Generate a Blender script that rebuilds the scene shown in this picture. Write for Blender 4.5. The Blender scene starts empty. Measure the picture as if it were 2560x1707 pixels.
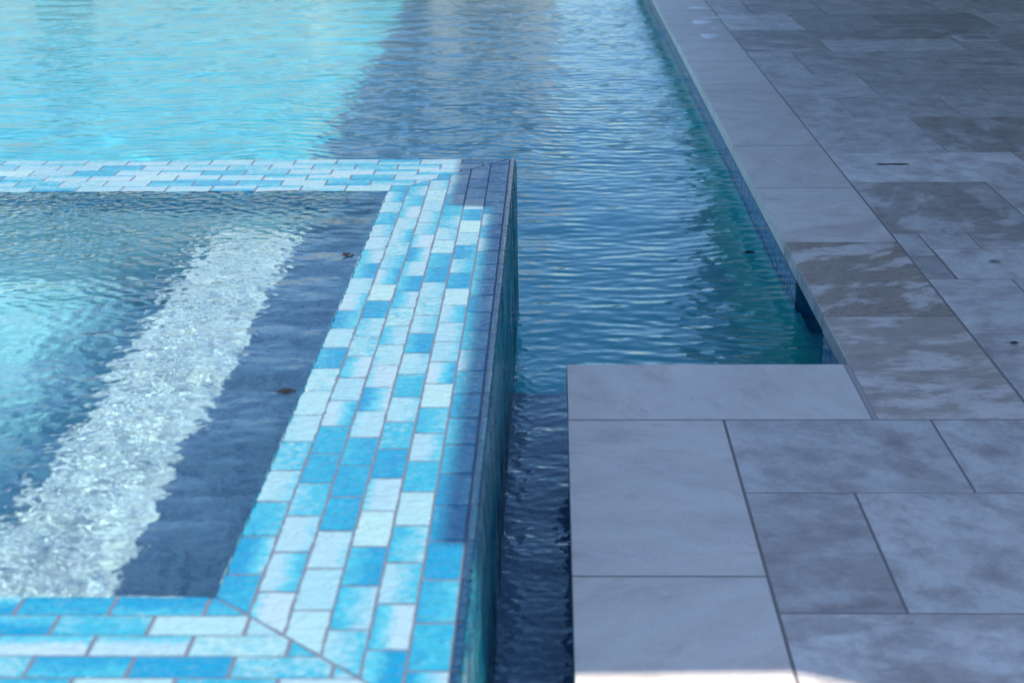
import bpy, math, random
import numpy as np
from mathutils import Vector, Matrix, noise as mnoise

random.seed(7)
rng = np.random.default_rng(11)
sc = bpy.context.scene
COL = sc.collection

# ------------------------------------------------------------------ levels (metres), deck top = 0
CAMZ = 1.03336
ZS = CAMZ - .81617          # top of the raised spa wall
ZW = CAMZ - 1.16819         # pool water level
ZSW = ZS - .004             # spa water level
SPA_X1 = -.1025             # outer joint of the right arm
COLP = .0446                # tile column pitch
SPA_IN = SPA_X1 - 6 * COLP  # inner edge of right arm
FACE_X = -.0915             # outer vertical face
NY0, NY1 = 1.36, 1.6260     # near arm outer/inner Y
FY0, FY1 = 3.6350, 3.9850   # far arm inner/outer Y
NROW = (NY1 - NY0) / 6
FROW = (FY1 - FY0) / 6
SPA_LEFT = -2.9
BENCH_Z = ZS - .325
SPAF_Z = ZS - .80
POOLF_Z = ZW - 1.55
TL = .1025                  # tile length
SUN = Vector((.60, -.35, 1)).normalized()

# ------------------------------------------------------------------ object helpers
def tag(o, label=None, cat=None, group=None, kind=None):
    if label: o['label'] = label
    if cat: o['category'] = cat
    if group: o['group'] = group
    if kind: o['kind'] = kind
    return o

def empty(name, loc=(0, 0, 0)):
    o = bpy.data.objects.new(name, None)
    COL.objects.link(o)
    o.location = loc
    return o

class MB:
    def __init__(s):
        s.v = []; s.f = []; s.mi = []; s.a = {}
    def add(s, vs, fs, mi=0, **attrs):
        b = len(s.v)
        s.v.extend([tuple(p) for p in vs])
        for f in fs:
            s.f.append(tuple(b + i for i in f)); s.mi.append(mi)
        for k, vals in attrs.items():
            s.a.setdefault(k, {})[b] = vals
        return b
    def box(s, x0, x1, y0, y1, z0, z1, mi=0, bev=0, **at):
        if bev <= 0:
            vs = [(x, y, z) for z in (z0, z1) for y in (y0, y1) for x in (x0, x1)]
            fs = [(0, 2, 3, 1), (4, 5, 7, 6), (0, 1, 5, 4), (2, 6, 7, 3), (0, 4, 6, 2), (1, 3, 7, 5)]
        else:
            b = bev
            vs = []
            for (z, i) in ((z0, 0), (z1 - b, 0), (z1, b)):
                vs += [(x0 + i, y0 + i, z), (x1 - i, y0 + i, z), (x1 - i, y1 - i, z), (x0 + i, y1 - i, z)]
            fs = [(3, 2, 1, 0), (8, 9, 10, 11)]
            for r in (0, 4):
                for k in range(4):
                    fs.append((r + k, r + (k + 1) % 4, r + 4 + (k + 1) % 4, r + 4 + k))
        n = len(vs)
        s.add(vs, fs, mi, **{k: [v] * n for k, v in at.items()})
    def build(s, name, mats, parent=None, smooth=False):
        me = bpy.data.meshes.new(name)
        me.from_pydata(s.v, [], s.f)
        if not isinstance(mats, (list, tuple)): mats = [mats]
        for m in mats: me.materials.append(m)
        if len(mats) > 1: me.polygons.foreach_set('material_index', s.mi)
        for k, d in s.a.items():
            arr = np.zeros((len(s.v), 4), dtype=np.float32)
            for b, vals in d.items():
                for i, v in enumerate(vals): arr[b + i, :len(v)] = v
            at = me.attributes.new(k, 'FLOAT_COLOR', 'POINT')
            at.data.foreach_set('color', arr.ravel())
        if smooth: me.polygons.foreach_set('use_smooth', [True] * len(me.polygons))
        me.update()
        o = bpy.data.objects.new(name, me)
        COL.objects.link(o)
        if parent is not None:
            o.parent = parent
            o.matrix_parent_inverse = Matrix.Translation(-Vector(parent.location))
        return o

def grid_mesh(name, xs, ys, zfun, mat, keep=None, parent=None):
    X, Y = np.meshgrid(xs, ys)
    Z, ZF = zfun(X, Y)                 # swell kept as geometry, ZF = full ripple relief for the surface normal
    gy, gx = np.gradient(ZF, ys, xs)
    N = np.stack([-gx, -gy, np.ones_like(gx)], -1); N /= np.linalg.norm(N, axis=-1, keepdims=True)
    nrm = np.concatenate([N, np.ones_like(gx)[..., None]], -1).reshape(-1, 4).astype(np.float32)
    nx, ny = len(xs), len(ys)
    co = np.stack([X, Y, Z], -1).reshape(-1, 3).astype(np.float32)
    idx = np.arange(nx * ny).reshape(ny, nx)
    q = np.stack([idx[:-1, :-1], idx[:-1, 1:], idx[1:, 1:], idx[1:, :-1]], -1).reshape(-1, 4)
    if keep is not None:
        cx = (X[:-1, :-1] + X[1:, 1:]) / 2; cy = (Y[:-1, :-1] + Y[1:, 1:]) / 2
        q = q[keep(cx, cy).ravel()]
        used = np.zeros(nx * ny, bool); used[q.ravel()] = True
        remap = np.cumsum(used) - 1
        co = co[used]; nrm = nrm[used]; q = remap[q]
    me = bpy.data.meshes.new(name)
    me.vertices.add(len(co)); me.vertices.foreach_set('co', co.ravel())
    me.loops.add(q.size); me.loops.foreach_set('vertex_index', q.ravel().astype(np.int32))
    me.polygons.add(len(q)); me.polygons.foreach_set('loop_start', np.arange(0, q.size, 4, dtype=np.int32))
    me.polygons.foreach_set('loop_total', np.full(len(q), 4, dtype=np.int32))
    me.update(calc_edges=True)
    me.polygons.foreach_set('use_smooth', np.ones(len(q), bool))
    at = me.attributes.new('ripple', 'FLOAT_COLOR', 'POINT'); at.data.foreach_set('color', nrm.ravel())
    me.materials.append(mat)
    o = bpy.data.objects.new(name, me)
    COL.objects.link(o)
    if parent is not None: o.parent = parent
    return o

# ------------------------------------------------------------------ material helpers
class NT:
    def __init__(s, name):
        s.m = bpy.data.materials.new(name); s.m.use_nodes = True
        s.t = s.m.node_tree; s.t.nodes.clear()
        s.out = s.t.nodes.new('ShaderNodeOutputMaterial')
    def n(s, kind, **kw):
        nd = s.t.nodes.new('ShaderNode' + kind)
        for k, v in kw.items():
            if k == 'ins':
                for a, b in v.items():
                    if hasattr(b, 'is_output') or isinstance(b, bpy.types.NodeSocket): s.t.links.new(b, nd.inputs[a])
                    else: nd.inputs[a].default_value = b
            else: setattr(nd, k, v)
        return nd
    def link(s, a, b): s.t.links.new(a, b)
    def math(s, op, a, b=None, c=None, clamp=False):
        nd = s.t.nodes.new('ShaderNodeMath'); nd.operation = op; nd.use_clamp = clamp
        for i, x in enumerate((a, b, c)):
            if x is None: continue
            if isinstance(x, bpy.types.NodeSocket): s.t.links.new(x, nd.inputs[i])
            else: nd.inputs[i].default_value = x
        return nd.outputs[0]
    def mix(s, fac, a, b, blend='MIX'):
        nd = s.t.nodes.new('ShaderNodeMix'); nd.data_type = 'RGBA'; nd.blend_type = blend; nd.clamp_factor = True
        for i, x in ((0, fac), (6, a), (7, b)):
            if isinstance(x, bpy.types.NodeSocket): s.t.links.new(x, nd.inputs[i])
            elif i == 0: nd.inputs[i].default_value = x
            else: nd.inputs[i].default_value = (*x, 1) if len(x) == 3 else x
        return nd.outputs[2]
    def coord(s, scale=(1, 1, 1), rot=(0, 0, 0), loc=(0, 0, 0)):
        tc = s.n('TexCoord'); mp = s.n('Mapping')
        s.link(tc.outputs['Object'], mp.inputs[0])
        mp.inputs[1].default_value = loc; mp.inputs[2].default_value = rot; mp.inputs[3].default_value = scale
        return mp.outputs[0]
    def noise(s, vec, scale, detail=4, rough=.55, dist=0):
        nd = s.n('TexNoise')
        s.link(vec, nd.inputs['Vector'])
        nd.inputs['Scale'].default_value = scale; nd.inputs['Detail'].default_value = detail
        nd.inputs['Roughness'].default_value = rough; nd.inputs['Distortion'].default_value = dist
        return nd.outputs['Fac']
    def ramp(s, fac, stops, interp='LINEAR'):
        nd = s.n('ValToRGB'); cr = nd.color_ramp; cr.interpolation = interp
        while len(cr.elements) < len(stops): cr.elements.new(.5)
        for e, (p, c) in zip(cr.elements, stops):
            e.position = p; e.color = (*c, 1) if isinstance(c, tuple) else (c, c, c, 1)
        s.link(fac, nd.inputs[0])
        return nd.outputs[0]
    def bump(s, h, strength, dist=.01, normal=None):
        nd = s.n('Bump', ins={'Height': h, 'Strength': strength, 'Distance': dist})
        if normal is not None: s.link(normal, nd.inputs['Normal'])
        return nd.outputs[0]
    def principled(s, color, rough=.5, normal=None, spec=.5, coat=0, metal=0):
        nd = s.n('BsdfPrincipled')
        for k, x in (('Base Color', color), ('Roughness', rough)):
            if isinstance(x, bpy.types.NodeSocket): s.link(x, nd.inputs[k])
            elif k == 'Base Color': nd.inputs[k].default_value = (*x, 1)
            else: nd.inputs[k].default_value = x
        nd.inputs['Specular IOR Level'].default_value = spec
        nd.inputs['Coat Weight'].default_value = coat
        nd.inputs['Metallic'].default_value = metal
        if normal is not None: s.link(normal, nd.inputs['Normal'])
        s.link(nd.outputs[0], s.out.inputs[0])
        return nd
    def attr(s, name):
        nd = s.n('Attribute'); nd.attribute_name = name
        return nd

def simple(name, c, rough=.6, metal=0):
    t = NT(name)
    v = t.coord()
    n = t.noise(v, 14, 4)
    t.principled(t.mix(n, tuple(x * .82 for x in c), tuple(min(1, x * 1.12) for x in c)), rough, metal=metal)
    return t.m

# ---- stone: honed marble/travertine with per-slab tone, veins, water stains
def stone_mat(name, base, dark, wet_amt, blot=.5, sty=2.1):
    t = NT(name)
    at = t.attr('slab')
    sep = t.n('SeparateColor', ins={0: at.outputs['Color']})
    tone, off, wet = sep.outputs[0], sep.outputs[1], sep.outputs[2]
    tc = t.n('TexCoord')
    sh = t.n('CombineXYZ', ins={0: t.math('MULTIPLY', off, 7.3), 1: t.math('MULTIPLY', off, 3.1), 2: off})
    vec = t.n('VectorMath', operation='ADD'); t.link(tc.outputs['Object'], vec.inputs[0]); t.link(sh.outputs[0], vec.inputs[1])
    rot = t.n('VectorRotate', rotation_type='Z_AXIS')
    t.link(vec.outputs[0], rot.inputs['Vector']); t.link(t.math('MULTIPLY', t.math('SUBTRACT', off, .5), 1.1), rot.inputs['Angle'])
    st = t.n('Mapping'); st.inputs[3].default_value = (1.0, sty, 1); st.inputs[2].default_value = (0, 0, .35)
    t.link(rot.outputs[0], st.inputs[0])
    soft = t.noise(st.outputs[0], 3.4 if sty > 2 else 7.0, 9, .72, .25)
    vein = t.noise(st.outputs[0], 7 if sty > 2 else 15, 9, .72, .35)
    fine = t.noise(tc.outputs['Object'], 60, 5, .65)
    bst = t.n('Mapping'); bst.inputs[3].default_value = (.8, 1.5, 1); t.link(rot.outputs[0], bst.inputs[0])
    blotn = t.noise(bst.outputs[0], 6.0, 8, .66, .2)
    c = t.mix(t.ramp(soft, [(.32, 0.), (.68, 1.)]), dark, base)
    c = t.mix(t.math('MULTIPLY', t.ramp(vein, [(.44, 0.), (.58, 1.)]), .30 if sty > 2 else .50), c, tuple(min(.9, x * 1.15) for x in base))
    c = t.mix(t.math('MULTIPLY', t.ramp(vein, [(.34, 1.), (.44, 0.)]), .38 if sty > 2 else .40), c, (dark[0] * .72, dark[1] * .68, dark[2] * .66))
    # damp patches left by splashing
    bl = t.math('MULTIPLY', t.ramp(t.math('ADD', blotn, t.math('MULTIPLY', t.math('SUBTRACT', wet, .5), .10)), [(.485, 0.), (.56, 1.)]), t.math('MULTIPLY', wet, 1.0))
    bl = t.math('MULTIPLY', t.math('MULTIPLY', bl, blot), t.math('ADD', .55, t.math('MULTIPLY', t.noise(st.outputs[0], 18, 6, .7, .8), .9)), clamp=True)
    c = t.mix(bl, c, (dark[0] * .50, dark[1] * .40, dark[2] * .34))
    small = t.noise(rot.outputs[0], 24, 4, .6)
    c = t.mix(t.math('MULTIPLY', t.math('MULTIPLY', t.ramp(small, [(.52, 0.), (.62, 1.)]), wet), blot * .5), c, (dark[0] * .45, dark[1] * .42, dark[2] * .42))
    c = t.mix(t.math('MULTIPLY', t.ramp(fine, [(.50, 0.), (.72, 1.)]), .32), c, dark)
    gr = t.noise(tc.outputs['Object'], 220, 4, .7)
    c = t.mix(t.math('MULTIPLY', t.ramp(gr, [(.48, 0.), (.66, 1.)]), .22), c, (dark[0] * .6, dark[1] * .56, dark[2] * .54))
    vo = t.n('TexVoronoi', feature='F1'); t.link(tc.outputs['Object'], vo.inputs['Vector']); vo.inputs['Scale'].default_value = 16
    c = t.mix(t.math('MULTIPLY', t.ramp(vo.outputs['Distance'], [(.02, 1.), (.055, 0.)]), .5), c, (dark[0] * .35, dark[1] * .3, dark[2] * .3))
    c = t.mix(1.0, c, t.n('CombineColor', ins={0: tone, 1: tone, 2: tone}).outputs[0], 'MULTIPLY')
    r = t.math('SUBTRACT', .50, t.math('MULTIPLY', bl, .30))
    pit = t.noise(tc.outputs['Object'], 130, 4, .6)
    nb = t.bump(t.math('ADD', t.math('MULTIPLY', pit, .4), t.math('MULTIPLY', soft, .6)), .22, .004)
    t.principled(c, r, nb, spec=.45)
    return t.m

# ---- glazed pool tile
def tile_mat(name, sat=1., dark=1., wet=True, dtint=(.75, .95, 1.05)):
    t = NT(name)
    a = t.attr('tile'); s1 = t.n('SeparateColor', ins={0: a.outputs['Color']})
    rnd, u, r2 = s1.outputs[0], s1.outputs[1], s1.outputs[2]
    tc = t.n('TexCoord')
    mott = t.noise(tc.outputs['Object'], 38, 5, .65, 1.2)
    mott2 = t.noise(tc.outputs['Object'], 90, 3, .6, .4)
    pale = t.ramp(r2, [(0, (.28, .45, .45)), (.5, (.20, .38, .44)), (1, (.28, .41, .46))])
    mid = t.mix(r2, (.012, .27, .38), (.06, .35, .43))
    deep = (.0, .20, .35)
    # rnd < .42 pale, .42-.8 mid, > .8 deep ; the glaze pools deeper toward one side of each tile
    depth = t.math('ADD', rnd, t.math('MULTIPLY', t.math('SUBTRACT', u, .5), t.math('MULTIPLY', t.math('SUBTRACT', r2, .10), 1.15)))
    depth = t.math('ADD', depth, t.math('MULTIPLY', t.math('SUBTRACT', mott, .5), .60))
    depth = t.math('ADD', depth, t.math('MULTIPLY', t.math('SUBTRACT', mott2, .5), .60))
    c = t.mix(t.ramp(depth, [(.30, 0.), (.62, 1.)]), pale, mid)
    c = t.mix(t.ramp(depth, [(.66, 0.), (.95, 1.)]), c, deep)
    lace = t.noise(tc.outputs['Object'], 130, 4, .7, 1.5)          # wet glints and mottle, painted as fine white flecks
    c = t.mix(t.math('MULTIPLY', t.ramp(lace, [(.56, 0.), (.66, 1.)]), .16), c, (.42, .52, .56))
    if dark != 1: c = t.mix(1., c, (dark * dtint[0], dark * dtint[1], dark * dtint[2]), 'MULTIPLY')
    rip = t.n('Mapping'); rip.inputs[3].default_value = (1.0, 1.7, 1); t.link(tc.outputs['Object'], rip.inputs[0])
    w = t.noise(rip.outputs[0], 45, 3, .55, 1.0)
    nb = t.bump(w, .8 if wet else .2, .006)
    nb = t.bump(mott2, .25, .002, nb)
    t.principled(c, .13 if wet else .2, nb, spec=.30)
    return t.m

def grout_mat():
    t = NT('grout')
    v = t.coord()
    t.principled(t.mix(t.noise(v, 60, 5), (.08, .10, .14), (.15, .17, .22)), .7, t.bump(t.noise(v, 300, 3), .3, .002))
    return t.m

def plaster_mat(name, a, b, pebble=0., sc_=1.):
    t = NT(name)
    v = t.coord()
    n = t.noise(v, 5, 5, .6)
    c = t.mix(t.ramp(n, [(.2, 0.), (.8, 1.)]), a, b)
    vor = t.n('TexVoronoi', feature='F1'); t.link(v, vor.inputs['Vector']); vor.inputs['Scale'].default_value = 150 * sc_
    vs = t.n('SeparateColor', ins={0: vor.outputs['Color']})
    if pebble > 0:
        c = t.mix(t.math('MULTIPLY', t.ramp(vs.outputs[0], [(.52, 0.), (.60, 1.)]), pebble), c, tuple(x * .42 for x in b[:2]) + (b[2] * .62,))
        c = t.mix(t.math('MULTIPLY', t.ramp(vs.outputs[1], [(.72, 0.), (.80, 1.)]), pebble), c, (.92, .90, .80))
        c = t.mix(t.math('MULTIPLY', t.ramp(vs.outputs[2], [(.90, 0.), (.93, 1.)]), pebble), c, (.10, .22, .36))
    nb = t.bump(vor.outputs['Distance'], .3, .002)
    t.principled(c, .6, nb, spec=.3)
    return t.m

def water_mat(name, fine_scale, strength, stretch=(1, 1, 1), ripple=True, tint=(1, 1, 1)):
    t = NT(name)
    v = t.coord(stretch)
    n1 = t.noise(v, fine_scale, 3, .5, .6)
    base = None
    if ripple:
        side = t.math('SUBTRACT', 1.0, t.math('MULTIPLY', t.n('NewGeometry').outputs['Backfacing'], 2.0))   # keep the normal on the side the ray is
        nv = t.n('VectorMath', operation='NORMALIZE', ins={0: t.attr('ripple').outputs['Vector']}).outputs[0]
        base = t.n('VectorMath', operation='SCALE', ins={0: nv, 'Scale': side}).outputs[0]
    nb = t.bump(n1, strength, .01, base)
    g = t.n('BsdfGlass', ins={'Color': (*tint, 1), 'Roughness': 0.0, 'IOR': 1.333, 'Normal': nb})
    t.link(g.outputs[0], t.out.inputs[0])
    return t.m

M = {}
M['coping'] = stone_mat('coping_stone', (.88, .78, .68), (.68, .60, .53), 1, .72)
M['patio'] = stone_mat('patio_stone', (.86, .78, .71), (.48, .43, .40), 1, .40, 1.2)
M['mortar'] = simple('mortar', (.24, .215, .195), .9)
M['grout_light'] = simple('grout_light', (.46, .42, .39), .85)
M['tile'] = tile_mat('glazed_tile')
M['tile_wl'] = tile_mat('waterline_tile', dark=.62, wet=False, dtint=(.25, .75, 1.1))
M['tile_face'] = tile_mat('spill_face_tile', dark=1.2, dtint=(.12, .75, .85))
M['grout'] = grout_mat()
M['pool_plaster'] = plaster_mat('pool_plaster', (.040, .49, .52), (.070, .59, .61), .10)
M['spa_plaster'] = plaster_mat('spa_plaster', (.34, .70, .70), (.44, .76, .74), .25)
M['spa_wall'] = plaster_mat('spa_wall_plaster', (.30, .60, .64), (.38, .66, .68), .3)
M['bench'] = plaster_mat('bench_pebble', (.74, .74, .66), (.77, .77, .69), .7, .62)
M['ledge'] = plaster_mat('ledge_plaster', (.20, .32, .46), (.26, .38, .52), .2)
M['water'] = water_mat('pool_water', 22, .10, (1, 1.8, 1), True, (.80, .96, .99))
M['spawater'] = water_mat('spa_water', 30, .16, (1, 1.6, 1), True, (.76, .93, .97))
M['fall'] = water_mat('falling_water', 55, .5, (1, 2.2, .10), False)

# ------------------------------------------------------------------ pavers
def slab(mb, x0, x1, y0, y1, z0=-.036, z1=0, gap=.0012, tone=1., wet=.5, bev=.0012, mi=0):
    off = random.random() * 5
    dz = random.uniform(-.0002, .0003)
    mb.box(x0 + gap, x1 - gap, y0 + gap, y1 - gap, z0, z1 + dz, mi, bev, slab=(tone, off, wet, 1))

coping = empty('pool_coping', (.7, 3.05, 0))
tag(coping, 'pale polished stone coping slabs edging the pool and the corner beside the spa', 'coping')
def cope(x0, x1, y0, y1, tone, wet, gl=.0026):
    m = MB(); slab(m, x0, x1, y0, y1, tone=tone, wet=wet, gap=gl, bev=.0012)
    return m.build('coping_stone', M['coping'], coping)
CX0, CX1 = .575, .857
# L corner
cope(.025, .5680, 2.7460, 3.0550, 1.0, .05)
ys = [2.7460, 3.370, 3.994]
while ys[-1] < 15.5: ys.append(ys[-1] + .616)
wets = {0: .75, 1: 1.0, 2: .35}
for i in range(len(ys) - 1):
    cope(CX0 if i else .5730, CX1, ys[i], ys[i + 1], random.uniform(.93, 1.03) if i > 2 else (.99, .93, 1.0)[i], wets.get(i, .12))
yy = [2.7460, 2.121]
while yy[-1] > -.6: yy.append(yy[-1] - .616)
for i in range(len(yy) - 1):
    cope(.025, .3030, yy[i + 1], yy[i], (.97, .99, 1.)[min(i, 2)], .12, .002)

pm = MB()
def pv(x0, x1, y0, y1, tone=None, wet=None, gap=.0014):
    slab(pm, x0, x1, y0, y1, tone=tone if tone else random.uniform(.86, 1.08), wet=random.uniform(.3, 1) if wet is None else wet, gap=gap)
# near area, right of the left coping column
XR = 6.5
def row(y0, y1, xs, tones=None, gap=.0014, fill=True):
    xs = list(xs)
    if fill:
        while xs[-1] < XR: xs.append(xs[-1] + random.choice((.203, .41, .41, .615, .615)))
    for i in range(len(xs) - 1):
        tn = tones[i] if tones and i < len(tones) else None
        pv(xs[i], xs[i + 1], y0, y1, tn, gap=gap)
G = .0015
row(2.420, 2.7460, [.303, .667, 1.28], [.88, .97], G)
row(2.010, 2.420, [.303, .477, 1.09], [.84, .98], G)
row(1.50, 2.010, [.303, .93, 1.54], [1.05, 1.0], G)
row(1.09, 1.50, [.303, .71], None, G)
row(.60, 1.09, [.303, .50], None, G)
row(-.6, .60, [.303, .91], None, G)
# right of the coping column
row(2.7460, 3.243, [.857, 1.10, 1.715], [.97, .95])
row(3.243, 3.655, [.857, 1.049, 1.66], [1.0, 1.0])
pv(.857, .924, 3.655, 3.864, .66, .2, .0008)
pv(.857, .924, 3.864, 4.077, .92, .3)
row(3.655, 3.930, [.926, 1.54], [1.08])
row(3.930, 4.077, [.924, 1.049, 1.66], [.93, .92])
row(4.077, 4.680, [.857, 1.241, 1.85], [.86, .93])
row(4.680, 5.100, [.857, 1.432, 1.84], [1.16, .95])
row(5.100, 5.718, [.857, 1.237, 1.65], [.97, .84])
row(5.718, 6.137, [.857, 1.054, 1.43], [1.0, .9])
row(6.137, 6.700, [.857, 1.225, 1.64], [.98, .80])
row(6.700, 7.330, [.857, 1.054, 1.66], [1., .86])
row(7.330, 7.720, [.857, 1.23, 1.84])
row(7.720, 8.080, [.857, 1.43, 2.04], [.78, .80])
row(8.080, 8.700, [.857, 1.226, 1.64, 2.165, 2.6], [1.25, .8, .78, 1.15])
row(8.700, 9.370, [.857, 1.05, 1.43])
y = 9.370
while y < 15.5:
    h = random.choice((.41, .61)); row(y, y + h, [.857, .857 + random.choice((.2, .4, .6))]); y += h
patio = pm.build('patio_paving', M['patio'])
tag(patio, kind='structure')
mm = MB()
mm.box(.028, .578, -.6, 3.050, -.034, -.0004)
mm.box(.578, 7.6, -.6, 16, -.034, -.0004)
mortar = mm.build('mortar_bed', M['mortar'])
# cut not needed: the pool shell stands 3 mm proud of it
tag(mortar, kind='structure')
gm = MB(); gm.box(.5660, .5752, 2.7485, 3.050, -.034, .0001)
gm.build('grout_joint', M['grout_light'], coping)

# ------------------------------------------------------------------ tile fields
def clip(poly, nx, ny, d):        # keep nx*x+ny*y <= d
    out = []
    for i in range(len(poly)):
        p, q = poly[i], poly[(i + 1) % len(poly)]
        a = nx * p[0] + ny * p[1] - d; b = nx * q[0] + ny * q[1] - d
        if a <= 0: out.append(p)
        if (a < 0 < b) or (b < 0 < a):
            k = a / (a - b); out.append((p[0] + k * (q[0] - p[0]), p[1] + k * (q[1] - p[1])))
    return out

def area(p):
    return .5 * sum(p[i][0] * p[(i + 1) % len(p)][1] - p[(i + 1) % len(p)][0] * p[i][1] for i in range(len(p)))

def inset(poly, g):
    n = len(poly); out = []
    for i in range(n):
        p0, p1, p2 = Vector(poly[i - 1]), Vector(poly[i]), Vector(poly[(i + 1) % n])
        d1 = (p1 - p0); d2 = (p2 - p1)
        if d1.length < 1e-6 or d2.length < 1e-6: return None
        d1.normalize(); d2.normalize()
        n1 = Vector((-d1.y, d1.x)); n2 = Vector((-d2.y, d2.x))
        b = (n1 + n2); den = 1 + n1.dot(n2)
        if den < .15: return None
        out.append(tuple(p1 + b * (g / den)))
    return out

def add_tile(mb, poly, to3, nrm, gx=.0017, gy=.0014, h=.0010, ucoord=None, wob=.0005, rnd=None):
    """poly: CCW 2-D outline (before grout), to3: 2-D -> 3-D, nrm: outward normal"""
    if len(poly) < 3 or area(poly) < 9e-5: return
    p = inset(poly, gx * .5 + gy * .6)
    if p:                          # butt joints are a touch wider than the bed joints
        xs_ = [q[0] for q in p]; ys_ = [q[1] for q in p]
        ax = 0 if max(xs_) - min(xs_) > max(ys_) - min(ys_) else 1
        v_ = (xs_, ys_)[ax]; Lg = max(v_) - min(v_); m_ = (max(v_) + min(v_)) / 2; k_ = (Lg - .0016) / Lg
        p = [((m_ + (q[0] - m_) * k_, q[1]) if ax == 0 else (q[0], m_ + (q[1] - m_) * k_)) for q in p]
    if p is None or area(p) < 4e-5: return
    # subdivide the outline and make it slightly irregular
    def sub(pp, seg=.009):
        r = []
        for i in range(len(pp)):
            a, b = Vector(pp[i]), Vector(pp[(i + 1) % len(pp)])
            k = max(1, int((b - a).length / seg))
            for j in range(k): r.append(tuple(a + (b - a) * (j / k)))
        return r
    ring = sub(p)
    sd = random.random() * 100
    def w(q, s):
        nv = mnoise.noise_vector(Vector((q[0] * 95 + sd, q[1] * 95, s)))
        return (q[0] + nv.x * wob * 1.6, q[1] + nv.y * wob * 1.6)
    ring = [w(q, 0) for q in ring]
    c = (sum(q[0] for q in ring) / len(ring), sum(q[1] for q in ring) / len(ring))
    n = len(ring)
    def shr(q, d):
        v = Vector(c) - Vector(q); L = v.length
        return tuple(Vector(q) + v * min(.9, d / max(L, 1e-4)))
    tilt = (random.uniform(-.007, .007), random.uniform(-.007, .007))
    rings = [(0, 0.), (.0, h * .45), (.0008, h * .85), (.0022, h), ]
    vs, us = [], []
    rv = random.random() if rnd is None else rnd; r2 = random.random()
    flip = random.random() < .35
    for d, z in rings:
        for q in ring:
            s = shr(q, d)
            zz = z + (tilt[0] * (s[0] - c[0]) + tilt[1] * (s[1] - c[1]) if z > 0 else -.0006)
            vs.append(Vector(to3(s)) + Vector(nrm) * zz)
            uu = ucoord(s) if ucoord else .5
            us.append((rv, 1 - uu if flip else uu, r2, 1))
    fs = []
    for k in range(len(rings) - 1):
        for i in range(n):
            j = (i + 1) % n
            fs.append((k * n + i, k * n + j, (k + 1) * n + j, (k + 1) * n + i))
    fs.append(tuple((len(rings) - 1) * n + i for i in range(n)))
    mb.add(vs, fs, 0, tile=us)

def pick():
    r = random.random()
    return random.uniform(.05, .38) if r < .37 else (random.uniform(.40, .70) if r < .79 else random.uniform(.78, .98))

spa = empty('spa', (-1.0, 2.6, ZS - .3))
tag(spa, 'raised square spa with wide blue and white glazed tile rim overflowing into pool', 'spa')

def top3(q): return (q[0], q[1], ZS - .0022)
caps = MB()
# right arm (columns run along Y)
for k in range(6):
    x1 = SPA_X1 - k * COLP; x0 = x1 - COLP
    ph = (1.464 + .0435 * k) % TL
    y = math.floor((NY0 - ph) / TL) * TL + ph
    while y < FY1:
        pl = [(x0, y), (x1, y), (x1, y + TL), (x0, y + TL)]
        # mitres: near: y - (NY0 + (SPA_X1-x)*NROW/COLP) >= 0 ; far: y <= FY1 - (SPA_X1-x)*FROW/COLP
        kn, kf = NROW / COLP, FROW / COLP
        pl = clip(pl, -kn, -1, -(NY0 + SPA_X1 * kn))
        pl = clip(pl, -kf, 1, FY1 - SPA_X1 * kf) if len(pl) > 2 else pl
        if len(pl) > 2:
            lit = 0
            add_tile(caps, pl, top3, (0, 0, 1), ucoord=lambda s, x0=x0: (s[0] - x0) / COLP, wob=.0005 + .00020 * k, rnd=pick() if k else min(.99, pick() * .5 + .56))
        y += TL
# far arm
kf = FROW / COLP; kn = NROW / COLP
for r in range(6):
    y1 = FY1 - r * FROW; y0 = y1 - FROW
    ph = (-1.2430 - .0500 * r) % TL
    x = math.floor((SPA_LEFT - ph) / TL) * TL + ph
    while x < SPA_X1:
        pl = [(x, y0), (x + TL, y0), (x + TL, y1), (x, y1)]
        pl = clip(pl, kf, -1, -(FY1 - SPA_X1 * kf))
        if len(pl) > 2:
            add_tile(caps, pl, top3, (0, 0, 1), ucoord=lambda s, y0=y0: (s[1] - y0) / FROW, wob=.0003, rnd=pick() * .85)
        x += TL
# near arm
for r in range(7):
    y0 = NY0 + (5 - r) * NROW; y1 = y0 + NROW
    ph = (-.5790 + .0512 * r) % TL
    x = math.floor((SPA_LEFT - ph) / TL) * TL + ph
    while x < SPA_X1 and r < 6:
        pl = [(x, y0), (x + TL, y0), (x + TL, y1), (x, y1)]
        pl = clip(pl, kn, 1, NY0 + SPA_X1 * kn)
        if len(pl) > 2:
            add_tile(caps, pl, top3, (0, 0, 1), ucoord=lambda s, y0=y0: (s[1] - y0) / NROW, wob=.0004, rnd=pick())
        x += TL
caps.build('rim_tiles', M['tile'], spa)

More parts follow.
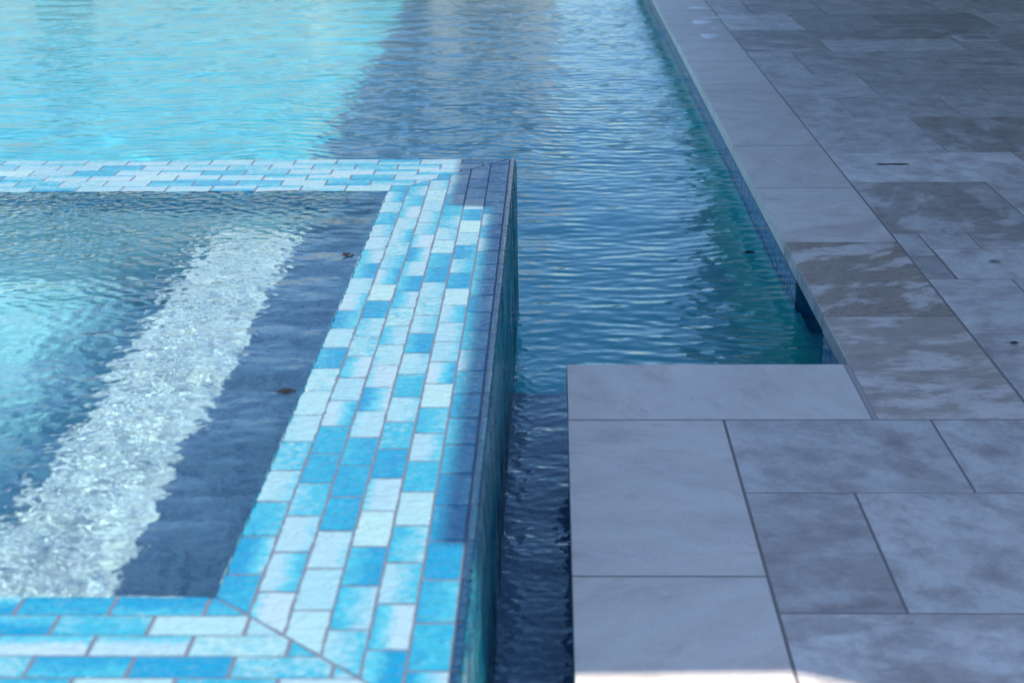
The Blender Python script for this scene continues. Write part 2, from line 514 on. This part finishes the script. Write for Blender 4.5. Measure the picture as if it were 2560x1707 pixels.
# tiled faces: outer right face, outer trim, interior bands
face = MB()
def face3(q): return (FACE_X - .0022, q[0], q[1])
z = ZS - .004; r = 0
while z > ZW - .25:
    ph = (1.464 + .0435 * (r + 6)) % TL
    y = math.floor((NY0 - ph) / TL) * TL + ph
    while y < FY1:
        pl = [(max(y, NY0), z - COLP), (min(y + TL, FY1 + .01), z - COLP), (min(y + TL, FY1 + .01), z), (max(y, NY0), z)]
        add_tile(face, pl, face3, (1, 0, 0), ucoord=lambda s, z=z: (z - s[1]) / COLP)
        y += TL
    z -= COLP; r += 1
edge = MB()
y = NY0
while y < FY1 - .004:
    add_tile(edge, [(SPA_X1 + .0002, y), (FACE_X + .0004, y), (FACE_X + .0004, min(y + TL, FY1)), (SPA_X1 + .0002, min(y + TL, FY1))], top3, (0, 0, 1), gx=.0014, gy=.0012, ucoord=lambda s: (s[0] - SPA_X1) / .011, wob=.0006, rnd=random.uniform(.7, .95))
    y += TL
edge.build('edge_trim_tiles', M['tile'], spa)
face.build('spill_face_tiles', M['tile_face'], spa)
band = MB()
for r in range(3):
    z1 = ZS - .003 - r * .058; z0 = z1 - .058
    ph = .03 + .05 * r
    x = SPA_LEFT
    while x < SPA_IN:
        xa = x + ph
        pl = [(xa, z0), (min(xa + TL, SPA_IN), z0), (min(xa + TL, SPA_IN), z1), (xa, z1)]
        if pl[1][0] - pl[0][0] > .01:
            add_tile(band, pl, lambda q: (q[0], FY0 - .0005, q[1]), (0, -1, 0), ucoord=lambda s, z0=z0: (s[1] - z0) / .058, rnd=random.uniform(.2, .95))
        x += TL
    y = NY1
    while y < FY0:
        pl = [(y + ph, z0), (min(y + ph + TL, FY0), z0), (min(y + ph + TL, FY0), z1), (y + ph, z1)]
        if pl[1][0] - pl[0][0] > .01:
            add_tile(band, [(-a, b) for a, b in reversed(pl)], lambda q: (SPA_IN - .0005 + .0, -q[0], q[1]), (-1, 0, 0), ucoord=lambda s, z0=z0: (s[1] - z0) / .058, rnd=random.uniform(.2, .95))
        y += TL
band.build('inner_band_tiles', M['tile'], spa)

# structural walls of the spa (grout coloured backing) as butted boxes
wl = MB()
zb = POOLF_Z + .002
e = .0045
wl.box(SPA_LEFT + .35, SPA_IN + .004, FY0 + .004, FY1, zb, ZS - .0023)
wl.box(SPA_LEFT + .35, SPA_IN + .004, NY0, NY1 - .004, zb, ZS - .0023)
wl.box(SPA_LEFT, SPA_LEFT + .35, NY0, FY1, zb, ZS - .0023)
wl.build('grout_backing', M['grout'], spa)
M['face_grout'] = simple('face_grout', (.01, .05, .065), .7)
wr = MB(); wr.box(SPA_IN + .004, SPA_X1 + .001, NY0, FY1, zb, ZS - .0023); wr.build('grout_backing', M['grout'], spa)
wr = MB(); wr.box(SPA_X1 + .001, FACE_X - .0024, NY0, FY1, zb, ZS - .0025); wr.build('outer_wall', M['face_grout'], spa)
# plaster lining below the band
ln = MB(); zt = ZS - .178
ln.box(SPA_LEFT + .35, SPA_IN + .0045, FY0 - .001, FY0 + .0035, SPAF_Z, zt)
ln.box(SPA_LEFT + .35, SPA_IN + .0045, NY1 - .0035, NY1 + .001, SPAF_Z, zt)
ln.box(SPA_IN - .001, SPA_IN + .0035, NY1 + .0012, FY0 - .0012, SPAF_Z, zt)
ln.build('inner_wall', M['spa_wall'], spa)
bn = MB()
bx0 = SPA_IN - .0012 - .402
bn.box(bx0, SPA_IN - .0015, NY1 + .0015, FY0 - .0015, SPAF_Z, BENCH_Z, 0, .012)
bn.build('bench', M['bench'], spa)
fl = MB(); fl.box(SPA_LEFT + .35, bx0 - .0005, NY1 + .0015, FY0 - .0015, SPAF_Z - .1, SPAF_Z)
fl.build('basin_floor', M['spa_plaster'], spa)
# suction drain in the spa floor
dr = MB()
n = 28
cx, cy, R = -1.21, 2.62, .10
vs = []; fs = []
for (rad, z) in ((R, SPAF_Z + .001), (R, SPAF_Z + .012), (R * .86, SPAF_Z + .020), (R * .80, SPAF_Z + .012)):
    for i in range(n):
        a = 2 * math.pi * i / n; vs.append((cx + rad * math.cos(a), cy + rad * math.sin(a), z))
for k in range(3):
    for i in range(n):
        j = (i + 1) % n; fs.append((k * n + i, k * n + j, (k + 1) * n + j, (k + 1) * n + i))
fs.append(tuple(3 * n + i for i in range(n)))
dr.add(vs, fs)
M['drain'] = simple('dark_plastic', (.02, .03, .06), .4)
dr.build('floor_drain', M['drain'], spa)

# ------------------------------------------------------------------ pool shell
ps = MB()
PX0, PX1, PY0, PY1 = -7.5, .597, .2, 15.2
D = .3
ps.box(PX0 - D, 1.2, PY0 - D, PY1 + D, POOLF_Z - D, POOLF_Z)
ps.box(PX1, 1.2, 3.035, PY1, POOLF_Z, -.21)
ps.box(PX0 - D, PX0, PY0, PY1, POOLF_Z, -.21)
ps.box(PX0 - D, 1.2, PY1, PY1 + D, POOLF_Z, -.21)
ps.box(.0480, 1.2, PY0, 3.035, POOLF_Z, -.21)
ps.box(PX0 - D, 1.2, PY0 - D, PY0, POOLF_Z, -.21)
shell = ps.build('pool_shell', M['pool_plaster'])
tag(shell, kind='structure')
# shallow dark ledge in the narrow spill channel
lg = MB(); lg.box(FACE_X + .002, .0465, PY0 + .01, 3.40, POOLF_Z + .001, ZW - .13)
ledge = lg.build('channel_ledge', M['ledge']); tag(ledge, kind='structure')

SK0, SK1 = 3.49, 3.92        # skimmer mouth along Y
bk = MB()
bk.box(PX1 + .0025, 1.2, 3.035, SK0, -.209, -.0365)
bk.box(PX1 + .0025, 1.2, SK1, PY1, -.209, -.0365)
bk.box(.0505, .5995, PY0, 3.0325, -.209, -.0365)
bk.box(PX0 - D, PX0 - .0025, PY0, PY1, -.209, -.0365)
bk.box(PX0 - D, 1.2, PY1 + .0025, PY1 + D, -.209, -.0365)
wlb = bk.build('waterline_backing', M['grout']); tag(wlb, kind='structure')
wt = MB()
for r in range(4):
    z1 = -.038 - r * .0446; z0 = z1 - .0446
    if z1 < -.19: break
    y = 3.035 + (.05 if r % 2 else 0) - TL
    while y < 15:
        for (a, b) in ((max(y, 3.04), min(y + TL, SK0)), (max(y, SK1), y + TL)):
            if b - a > .012 and a >= 3.03 and (b <= SK0 + 1e-6 or a >= SK1 - 1e-6):
                add_tile(wt, [(-b, z0), (-a, z0), (-a, z1), (-b, z1)], lambda q: (PX1 + .0022, -q[0], q[1]), (-1, 0, 0), ucoord=lambda s, z0=z0: (s[1] - z0) / .0446, rnd=random.uniform(.3, .98), wob=.0004)
        y += TL
    # nook wall (faces +Y) and channel wall (faces -X)
    x = .05
    while x < .59:
        add_tile(wt, [(-min(x + TL, .596), z0), (-x, z0), (-x, z1), (-min(x + TL, .596), z1)], lambda q: (-q[0], 3.0328, q[1]), (0, 1, 0), rnd=random.uniform(.3, .98))
        x += TL
    y = PY0
    while y < 3.03:
        add_tile(wt, [(-min(y + TL, 3.03), z0), (-y, z0), (-y, z1), (-min(y + TL, 3.03), z1)], lambda q: (.0502, -q[0], q[1]), (-1, 0, 0), rnd=random.uniform(.3, .98))
        y += TL
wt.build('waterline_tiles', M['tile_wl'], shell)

# skimmer: tiled throat under the coping
sk = empty('skimmer', (.62, (SK0 + SK1) / 2, -.12))
tag(sk, 'dark tiled skimmer opening under the stained coping slab at the waterline', 'skimmer')
sm = MB()
for r in range(4):
    z1 = -.038 - r * .0446; z0 = z1 - .0446
    y = SK0 - .03 * r
    while y < SK1:
        a, b = max(y, SK0 + .001), min(y + TL, SK1 - .001)
        if b - a > .012: add_tile(sm, [(-b, z0), (-a, z0), (-a, z1), (-b, z1)], lambda q: (.700, -q[0], q[1]), (-1, 0, 0), rnd=random.uniform(.7, .98))
        y += TL
    for (yw, ny) in ((SK1 - .003, -1), (SK0 + .003, 1)):
        pl = [(PX1 + .003, z0), (.695, z0), (.695, z1), (PX1 + .003, z1)]
        if ny > 0: pl = [(-a, b) for a, b in reversed(pl)]
        add_tile(sm, pl, (lambda q, yw=yw: (q[0], yw, q[1])) if ny < 0 else (lambda q, yw=yw: (-q[0], yw, q[1])), (0, ny, 0), rnd=random.uniform(.7, .98))
M['tile_dk'] = tile_mat('throat_tile', dark=1.0, wet=False, dtint=(.10, .55, 1.))
sm.build('throat_tiles', M['tile_dk'], sk)
sb = MB()
sb.box(.7005, .74, SK0, SK1, -.24, -.037)
sb.box(PX1 + .003, .70, SK1 - .0028, SK1 - .0002, -.24, -.037)
sb.box(PX1 + .003, .70, SK0 + .0002, SK0 + .0028, -.24, -.037)
sb.build('throat_backing', M['grout'], sk)

# ------------------------------------------------------------------ water surfaces
def spectrum(n, lmin, lmax, slope, ang0, spread, seed):
    g = np.random.default_rng(seed)
    L = np.exp(g.uniform(np.log(lmin), np.log(lmax), n))
    a = ang0 + g.normal(0, spread, n)
    k = 2 * np.pi / L
    amp = slope / k * math.sqrt(2 / n) * g.uniform(.6, 1.4, n)
    return list(zip(k * np.cos(a), k * np.sin(a), g.uniform(0, 6.283, n), amp))

def waves(X, Y, comps, warp=None):
    Z = np.zeros_like(X)
    if warp is not None:
        wx = warp[0] * (np.sin(Y * 2.1 + X * .7) + .6 * np.sin(Y * 5.3 - X * 3.1 + 1.)); wy = warp[0] * (np.sin(X * 2.7 + 1.3) + .6 * np.sin(X * 6.1 + Y * 2.9))
        X = X + wx; Y = Y + wy
    for kx, ky, ph, am in comps:
        Z += am * np.sin(kx * X + ky * Y + ph)
    return Z

PI = math.pi
swell = spectrum(26, .16, .8, .019, PI / 2, .7, 2)
long_ = spectrum(26, .12, .4, .018, PI / 2, .38, 3)
med = spectrum(54, .032, .085, .105, PI / 2, .32, 4)
cross = spectrum(26, .035, .12, .040, .5, .8, 5)
chop = spectrum(46, .012, .035, .085, 1.25, .9, 6)
def sstep(a, b, x):
    t = np.clip((x - a) / (b - a), 0, 1); return t * t * (3 - 2 * t)
def pool_z(X, Y):
    near = np.exp(-np.clip(X + .05, 0, 9) / .16) * (1 - sstep(3.3, 4.3, Y))
    env = .75 + .35 * np.sin(X * 1.9 + Y * .8) * np.sin(Y * 1.3 - X * .6 + 2)
    Z = waves(X, Y, long_, (.05,)) * .8 + waves(X, Y, med, (.03,)) * env * (1 - .75 * near) + waves(X, Y, cross, (.03,)) * env
    fade = np.clip(3.4 / np.maximum(Y, .1), 0, 1)
    Z += waves(X, Y, chop, (.02,)) * (.95 * near + .10 * fade)
    lo = waves(X, Y, swell, (.05,))
    return ZW + lo, lo + Z

def axis(segs):
    out = [segs[0][0]]
    for a, b, d in segs:
        n = max(1, int(round((b - a) / d))); out += list(np.linspace(a, b, n + 1)[1:])
    return np.array(out)
xs = axis([(-7.49, -4, .06), (-4, -2, .018), (-2, -.9, .010), (-.9, .75, .0058)])
yl = [PY0 + .005]
while yl[-1] < 15.19: yl.append(yl[-1] + max(.0045, .0021 * yl[-1]))
yl = np.array(yl)
def keep_pool(cx, cy):
    inspa = (cx > SPA_LEFT + .02) & (cx < FACE_X - .012) & (cy > NY0 + .02) & (cy < FY1 - .02)
    indeck = (cx > .075) & (cy < 3.005)
    return ~(inspa | indeck | (cx > PX1 + .004))
pw = grid_mesh('pool_water', xs, yl, pool_z, M['water'], keep_pool)
tag(pw, kind='structure')

s_swell = spectrum(18, .16, .5, .022, 1.4, .8, 20)
s_sw2 = spectrum(44, .028, .07, .034, 1.2, .9, 27)
s_long = spectrum(20, .12, .40, .035, 1.5, .5, 21)
s_med = spectrum(30, .035, .12, .060, 1.35, .55, 22)
s_chop = spectrum(56, .012, .045, .24, 1.3, .9, 23)
def spa_z(X, Y):
    jet = sstep(-.42, -.62, X) * (.35 + .65 * sstep(2.6, 3.2, Y)) + .9 * sstep(3.05, 3.35, Y) * sstep(-.38, -.62, X)
    edge = sstep(0, .03, SPA_IN - X)
    Z = waves(X, Y, s_long, (.03,)) + waves(X, Y, s_med, (.03,)) * (.55 + .5 * np.clip(jet, 0, 1)) + waves(X, Y, s_chop, (.015,)) * np.clip(jet, 0, 1.2) * .85
    lo = (waves(X, Y, s_swell, (.03,)) + waves(X, Y, s_sw2, (.02,)) * sstep(-.40, -.50, X) * sstep(-.80, -.66, X)) * edge
    return ZSW + .0025 + lo, lo + Z * (.35 + .65 * edge)
xs2 = axis([(SPA_LEFT + .345, -1.4, .012), (-1.4, SPA_IN + .001, .0032)])
yl2 = axis([(NY1 - .001, FY0 + .001, .0034)])
sw = grid_mesh('spa_water', xs2, yl2, spa_z, M['spawater'])
tag(sw, kind='structure')

# film of water pouring over the right rim and down the outer face
prof = []
for t in np.linspace(0, 1, 10): prof.append((-.1005 + t * (.1005 + FACE_X - .003), ZS + .0006 + .0012 * t, 0))
for a in np.linspace(0, 1, 10)[1:]: prof.append((FACE_X - .003 + .0060 * math.sin(a * PI / 2), ZS + .0018 - .0060 * (1 - math.cos(a * PI / 2)), a))
zt = ZS + .0018 - .0060
for t in np.linspace(0, 1, 46)[1:]: prof.append((FACE_X + .0035 + .004 * t, zt + (ZW - .02 - zt) * t, 1))
ysf = axis([(NY0, FY1, .0035)])
P = np.array(prof)
streak = spectrum(40, .008, .05, .16, 0, .02, 31)
def wv(Yv, ph):
    z = np.zeros_like(Yv)
    for kx, ky, p, am in streak: z += am * np.sin(kx * Yv + p + ph * (1 + (kx % 3)))
    return z
Yg, Tg = np.meshgrid(ysf, np.arange(len(P)))
Xg = P[Tg, 0]; Zg = P[Tg, 1]; Ag = P[Tg, 2]
drop = np.clip(zt - Zg, 0, 1)
disp = wv(Yg, drop * 3.0) * (.12 + .88 * Ag)
Xg = Xg + np.clip(disp, -.0024, .006) * np.clip(Ag, .0, 1)
Zg = Zg + disp * .25 * (1 - Ag)
co = np.stack([Xg, Yg, Zg], -1).reshape(-1, 3)
nx = len(ysf); ny = len(P)
idx = np.arange(nx * ny).reshape(ny, nx)
q = np.stack([idx[:-1, :-1], idx[1:, :-1], idx[1:, 1:], idx[:-1, 1:]], -1).reshape(-1, 4)
me = bpy.data.meshes.new('overflow_water')
me.from_pydata(co.tolist(), [], q.tolist()); me.polygons.foreach_set('use_smooth', [True] * len(q)); me.update()
me.materials.append(M['fall'])
ow = bpy.data.objects.new('overflow_water', me); COL.objects.link(ow); tag(ow, kind='structure')

# ------------------------------------------------------------------ small things
def leaf(name, loc, rot, size, mat, label, curl=.25):
    mb = MB(); N = 12
    vs = []; fs = []
    for i in range(N + 1):
        t = i / N
        w = size * .30 * math.sin(PI * t) ** .8 * (1 + .12 * math.sin(t * 40))
        if i in (0, N): w = .0006
        zc = curl * size * (t - .5) ** 2
        for s in (-1, 0, 1):
            vs.append((size * (t - .5), s * w, zc + abs(s) * w * .35)); 
    for i in range(N):
        for s in (0, 1):
            a = i * 3 + s; fs.append((a, a + 3, a + 4, a + 1))
    b = len(vs)
    st = size * .35
    for k in range(4):
        t = k / 3
        vs += [(-size * .5 - st * t, .0007, curl * size * .25 + .0012 * math.sin(t * 2)), (-size * .5 - st * t, -.0007, curl * size * .25 + .0012 * math.sin(t * 2))]
    for k in range(3):
        fs.append((b + 2 * k, b + 2 * k + 1, b + 2 * k + 3, b + 2 * k + 2))
    mb.add(vs, fs)
    o = mb.build(name, mat)
    so = o.modifiers.new('thick', 'SOLIDIFY'); so.thickness = .0006
    o.location = loc; o.rotation_euler = rot
    tag(o, label, 'leaf')
    return o
M['leaf'] = simple('dead_leaf', (.006, .005, .010), .9)
leaf('leaf', (.540, 4.385, ZW + .004), (.1, .05, .5), .034, M['leaf'], 'brown leaf floating in the pool just beyond the skimmer')
leaf('leaf', (-.394, 3.075, ZSW + .0015), (.1, .1, 1.2), .034, M['leaf'], 'dark leaf afloat against the spa rim toward its far end')
leaf('leaf', (-.392, 2.290, ZSW + .0015), (.1, .1, .3), .032, M['leaf'], 'dark wet leaf caught on spa rim halfway along the right side')
leaf('leaf', (.926, 3.172, .003), (0, 0, .1), .020, M['leaf'], 'tiny dark leaf lying dry on the grey patio paving')

# round deck anchor cap
M['cap'] = simple('brass_cap', (.40, .38, .37), .5, .2)
cap = empty('deck_anchor', (1.047, 3.803, 0)); tag(cap, 'small round metal anchor cap set flush in the patio paving', 'deck anchor')
def disc(mb, cx, cy, rings, n=24):
    vs = []; fs = []
    for rad, z in rings:
        for i in range(n):
            a = 2 * PI * i / n; vs.append((cx + rad * math.cos(a), cy + rad * math.sin(a), z))
    for k in range(len(rings) - 1):
        for i in range(n):
            j = (i + 1) % n; fs.append((k * n + i, k * n + j, (k + 1) * n + j, (k + 1) * n + i))
    fs.append(tuple((len(rings) - 1) * n + i for i in range(n)))
    mb.add(vs, fs)
m = MB(); disc(m, 1.047, 3.803, [(.0145, .0009), (.0140, .0022), (.0115, .0024), (.011, .0014)]); m.build('rim', M['cap'], cap)
m = MB(); disc(m, 1.047, 3.803, [(.0105, .0010), (.0105, .0018), (.009, .0022)]); m.build('plug', simple('plug_grey', (.22, .21, .21), .6), cap)
# chipped groove in the pale slab
m = MB(); 
vs = [(x, y_, .0012) for x, y_ in [(.975, 4.922), (.99, 4.914), (1.02, 4.917), (1.05, 4.912), (1.076, 4.922), (1.07, 4.936), (1.04, 4.940), (1.01, 4.936), (.985, 4.938)]]
m.add(vs + [(a, b, .0005) for a, b, _ in vs], [tuple(range(9))] + [(i, i + 9, (i + 1) % 9 + 9, (i + 1) % 9) for i in range(9)])
ch = m.build('stone_chip', simple('chip_dark', (.10, .10, .11), .9)); tag(ch, 'long dark chip in the pale patio slab beside the coping', 'chip')
# slotted drain grate
gr = empty('drain_grate', (1.955, 7.745, 0)); tag(gr, 'pale slotted drain grate set in the far patio paving', 'drain grate')
m = MB(); m.box(1.87, 2.04, 7.64, 7.85, .0006, .0035, 0, .001); m.build('grate_frame', simple('pale_plastic', (.66, .62, .60), .6), gr)
m = MB()
for i in range(7): m.box(1.905 + i * .016, 1.912 + i * .016, 7.69, 7.80, .0036, .0042)
m.build('slots', simple('slot_dark', (.20, .19, .19), .8), gr)

# sky glints and light off the water, painted as pale patches on the slabs
M['glint_patch'] = simple('pale_glint', (.93, .93, .93), .35)
t = NT('faint_glint'); v = t.coord()
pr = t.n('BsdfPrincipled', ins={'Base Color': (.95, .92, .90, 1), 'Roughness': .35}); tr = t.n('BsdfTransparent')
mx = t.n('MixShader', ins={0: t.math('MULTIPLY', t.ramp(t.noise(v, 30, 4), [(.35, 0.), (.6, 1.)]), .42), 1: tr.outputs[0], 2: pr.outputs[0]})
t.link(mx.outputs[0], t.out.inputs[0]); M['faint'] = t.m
def glint_patch(cx, cy, rx, ry, rot, seed, mat, label, grp):
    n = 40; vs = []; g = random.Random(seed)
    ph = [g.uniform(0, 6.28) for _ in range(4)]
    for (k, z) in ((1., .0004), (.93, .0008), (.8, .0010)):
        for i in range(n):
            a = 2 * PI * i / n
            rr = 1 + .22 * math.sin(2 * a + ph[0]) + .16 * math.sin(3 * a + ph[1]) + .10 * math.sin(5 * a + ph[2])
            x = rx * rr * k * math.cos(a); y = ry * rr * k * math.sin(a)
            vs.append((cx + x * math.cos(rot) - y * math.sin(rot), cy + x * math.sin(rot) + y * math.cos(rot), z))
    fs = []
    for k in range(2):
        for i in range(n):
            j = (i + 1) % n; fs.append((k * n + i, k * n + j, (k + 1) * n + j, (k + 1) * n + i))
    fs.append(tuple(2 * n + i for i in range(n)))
    mb = MB(); mb.add(vs, fs); o = mb.build('painted_glint', mat, smooth=True)
    tag(o, label, 'painted glint', grp)
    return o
GP = 'pale painted glints on the far coping'
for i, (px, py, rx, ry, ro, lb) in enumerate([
    (.750, 7.87, .052, .085, -.5, 'nearest bright painted glint on the far coping'),
    (.800, 8.14, .030, .035, .1, 'small painted glint at the coping inner joint, above the nearest one'),
    (.752, 8.40, .060, .070, -.4, 'broad painted glint across the middle of the far coping'),
    (.815, 8.58, .050, .040, -.3, 'slanting painted glint near the inner joint of the far coping'),
    (.790, 9.02, .045, .060, .3, 'farthest bright painted glint on the coping'),
    (.930, 8.62, .055, .040, .1, 'flat painted glint just over the joint on the patio slab')]):
    glint_patch(px, py, rx, ry, ro, 40 + i, M['glint_patch'], lb, GP)

for i, (px, py, rx, ry, ro, lb) in enumerate([  # light thrown up by the water, painted as faint pale patches
    (.092, 2.515, .012, .032, -1.1, 'faint curled painted glint on the big slab at the channel edge'),
    (.200, 2.500, .009, .060, .95, 'long faint diagonal painted glint on the slab beside the patio joint'),
    (.200, 2.390, .007, .030, 1.2, 'short faint painted glint just below the long diagonal one'),
    (.215, 2.310, .011, .026, .5, 'small faint painted glint in the middle of the near slab'),
    (.275, 2.235, .018, .020, .3, 'rounded faint painted glint touching the joint of the near slab'),
    (.098, 2.190, .045, .028, .2, 'broad faint painted glint at the near corner of the channel slab')]):
    glint_patch(px, py, rx, ry, ro, 70 + i, M['faint'], lb, 'faint painted glints on the near slab')

# ------------------------------------------------------------------ patio roof (added out of frame, outline shaped to cast the shade) and house beyond
H = 2.55
def lift(x, y): return (x + SUN.x / SUN.z * H, y + SUN.y / SUN.z * H)
outline = [(-.256, 1.836), (.0, 1.838), (.30, 1.848), (.42, 1.80), (.75, 1.55), (9.5, 1.4), (9.5, 15.5), (-.348, 15.5), (-.348, 3.565), (-.256, 3.545)]
top = [lift(*p) for p in outline]
roof = empty('shade_roof', (4.5, 8, 0)); tag(roof, 'unseen flat roof on posts, outline shaped to shade the deck', 'added shade roof')
m = MB(); n = len(top)
vs = [(x, y_, H) for x, y_ in top] + [(x + .0, y_, H + .012) for x, y_ in top]
m.add(vs, [tuple(reversed(range(n))), tuple(range(n, 2 * n))] + [(i, (i + 1) % n, n + (i + 1) % n, n + i) for i in range(n)])
M['shade_roofm'] = simple('shade_roof_stucco', (.42, .40, .38), .85)
m.build('shade_roof_slab', M['shade_roofm'], roof)
for (x, y_) in ((2.6, 2.0), (3.0, 15.0), (9.5, 2.2), (9.5, 15.0)):
    m = MB(); m.box(x, x + .2, y_, y_ + .2, .001, H - .001, 0, .01); m.build('shade_roof_post', M['shade_roofm'], roof)
m = MB(); m.box(1.15, 4.59, 12.2, 12.4, .001, H - .002)
back = m.build('shade_end_wall', M['shade_roofm']); tag(back, 'added unseen wall darkening the far end of the patio', 'wall')  # unseen wall added to block sky light from the far deck
side = empty('shade_side_wall', (4.6, 9, 0)); tag(side, 'added unseen wall blocking sky along the right edge of the patio', 'wall')
m = MB(); m.box(4.6, 4.8, 2.4, 14.8, .001, H - .002); m.build('wall', M['shade_roofm'], side)  # unseen wall added to cut low sky light from the right
house = empty('house', (0, 33, 0)); tag(house, 'cream stucco house standing beyond the far end of the pool', 'house')
M['stucco'] = simple('cream_stucco', (.72, .64, .56), .9)
m = MB(); m.box(-11, -4.5, 31, 37, -.3, 3.6); m.box(-2.2, .1, 30, 37, -.3, 3.6); m.build('wall', M['stucco'], house)
m = MB(); m.box(-4.5, -2.2, 31.5, 37, -.3, 3.4); m.build('recess_wall', M['stucco'], house)
for (x, z) in ((-9.6, .4), (-1.6, .4)):
    m = MB(); m.box(x, x + 1.1, 29.97 if x > -3 else 30.97, 29.995 if x > -3 else 30.995, z, z + 1.5)
    m.build('window', simple('window_glass', (.12, .14, .16), .2), house)
tg = MB(); tg.box(-60, 60, 16.2, 60, -.6, -.3)
gnd = tg.build('ground', simple('far_ground', (.035, .07, .05), .95)); tag(gnd, kind='structure')
tg = MB(); tg.box(-30, -7.8, -6, 16, -.3, -.01); tg.box(-7.8, 7.6, -6, -.62, -.3, -.01); tg.box(-7.8, 7.6, 15.55, 16.2, -.3, -.01)
fd = tg.build('outer_paving', simple('outer_paving', (.5, .48, .45), .8)); tag(fd, kind='structure')

# ------------------------------------------------------------------ camera
f, pi_, ya, ro = 4128.3713, .31238, .02569, -.00973
c, s = math.cos(ya), math.sin(ya)
R0 = Vector((c, s, 0)); F0 = Vector((-s, c, 0)); Zv = Vector((0, 0, 1))
cp, sp = math.cos(pi_), math.sin(pi_)
Fw = F0 * cp - Zv * sp; U0 = F0 * sp + Zv * cp
cr, sr = math.cos(ro), math.sin(ro)
Rr = R0 * cr + U0 * sr; Uu = U0 * cr - R0 * sr
cam = bpy.data.cameras.new('camera'); co_ = bpy.data.objects.new('camera', cam); COL.objects.link(co_)
mat = Matrix(((Rr.x, Uu.x, -Fw.x, 0), (Rr.y, Uu.y, -Fw.y, 0), (Rr.z, Uu.z, -Fw.z, CAMZ), (0, 0, 0, 1)))
co_.matrix_world = mat
cam.sensor_width = 36; cam.lens = f / 2560 * 36
cam.clip_start = .05; cam.clip_end = 500
cam.dof.use_dof = True; cam.dof.focus_distance = 3.9; cam.dof.aperture_fstop = 6.8
sc.camera = co_

# ------------------------------------------------------------------ light
el = math.asin(SUN.z); az = math.atan2(SUN.x, SUN.y)
w = bpy.data.worlds.new('World'); sc.world = w; w.use_nodes = True
nt = w.node_tree; nt.nodes.clear()
sky = nt.nodes.new('ShaderNodeTexSky'); sky.sky_type = 'NISHITA'; sky.sun_disc = False
sky.sun_elevation = el; sky.sun_rotation = az; sky.air_density = 1.0; sky.dust_density = .6; sky.ozone_density = 3.0
bg = nt.nodes.new('ShaderNodeBackground'); bg.inputs[1].default_value = .142
o_ = nt.nodes.new('ShaderNodeOutputWorld')
tint = nt.nodes.new('ShaderNodeMix'); tint.data_type = 'RGBA'; tint.blend_type = 'MULTIPLY'; tint.inputs[0].default_value = 1
tint.inputs[7].default_value = (.91, .97, 1.07, 1)
nt.links.new(sky.outputs[0], tint.inputs[6]); nt.links.new(tint.outputs[2], bg.inputs[0]); nt.links.new(bg.outputs[0], o_.inputs[0])
sl = bpy.data.lights.new('sun', 'SUN'); sl.energy = 4.0; sl.angle = math.radians(.53); sl.color = (1, .95, .87)
so = bpy.data.objects.new('sun', sl); COL.objects.link(so)
so.rotation_euler = SUN.to_track_quat('Z', 'Y').to_euler()
try:
    sl.cycles.is_caustics_light = True
except Exception as ex: print('caustics light', ex)
for o in bpy.data.objects:
    if o.type != 'MESH': continue
    if o.name.split('.')[0] in ('pool_water', 'spa_water', 'overflow_water',):
        o.cycles.is_caustics_caster = True
    else:
        o.cycles.is_caustics_receiver = True

# ------------------------------------------------------------------ render
sc.view_settings.view_transform = 'Standard'; sc.view_settings.look = 'None'
sc.view_settings.exposure = .7; sc.view_settings.gamma = 1
cy = sc.cycles
cy.use_denoising = True
try: cy.denoiser = 'OPENIMAGEDENOISE'
except Exception: pass
cy.max_bounces = 10; cy.diffuse_bounces = 4; cy.glossy_bounces = 4; cy.transmission_bounces = 8; cy.transparent_max_bounces = 8
cy.caustics_reflective = False; cy.caustics_refractive = True
cy.sample_clamp_indirect = 3.0
cy.blur_glossy = 0.3
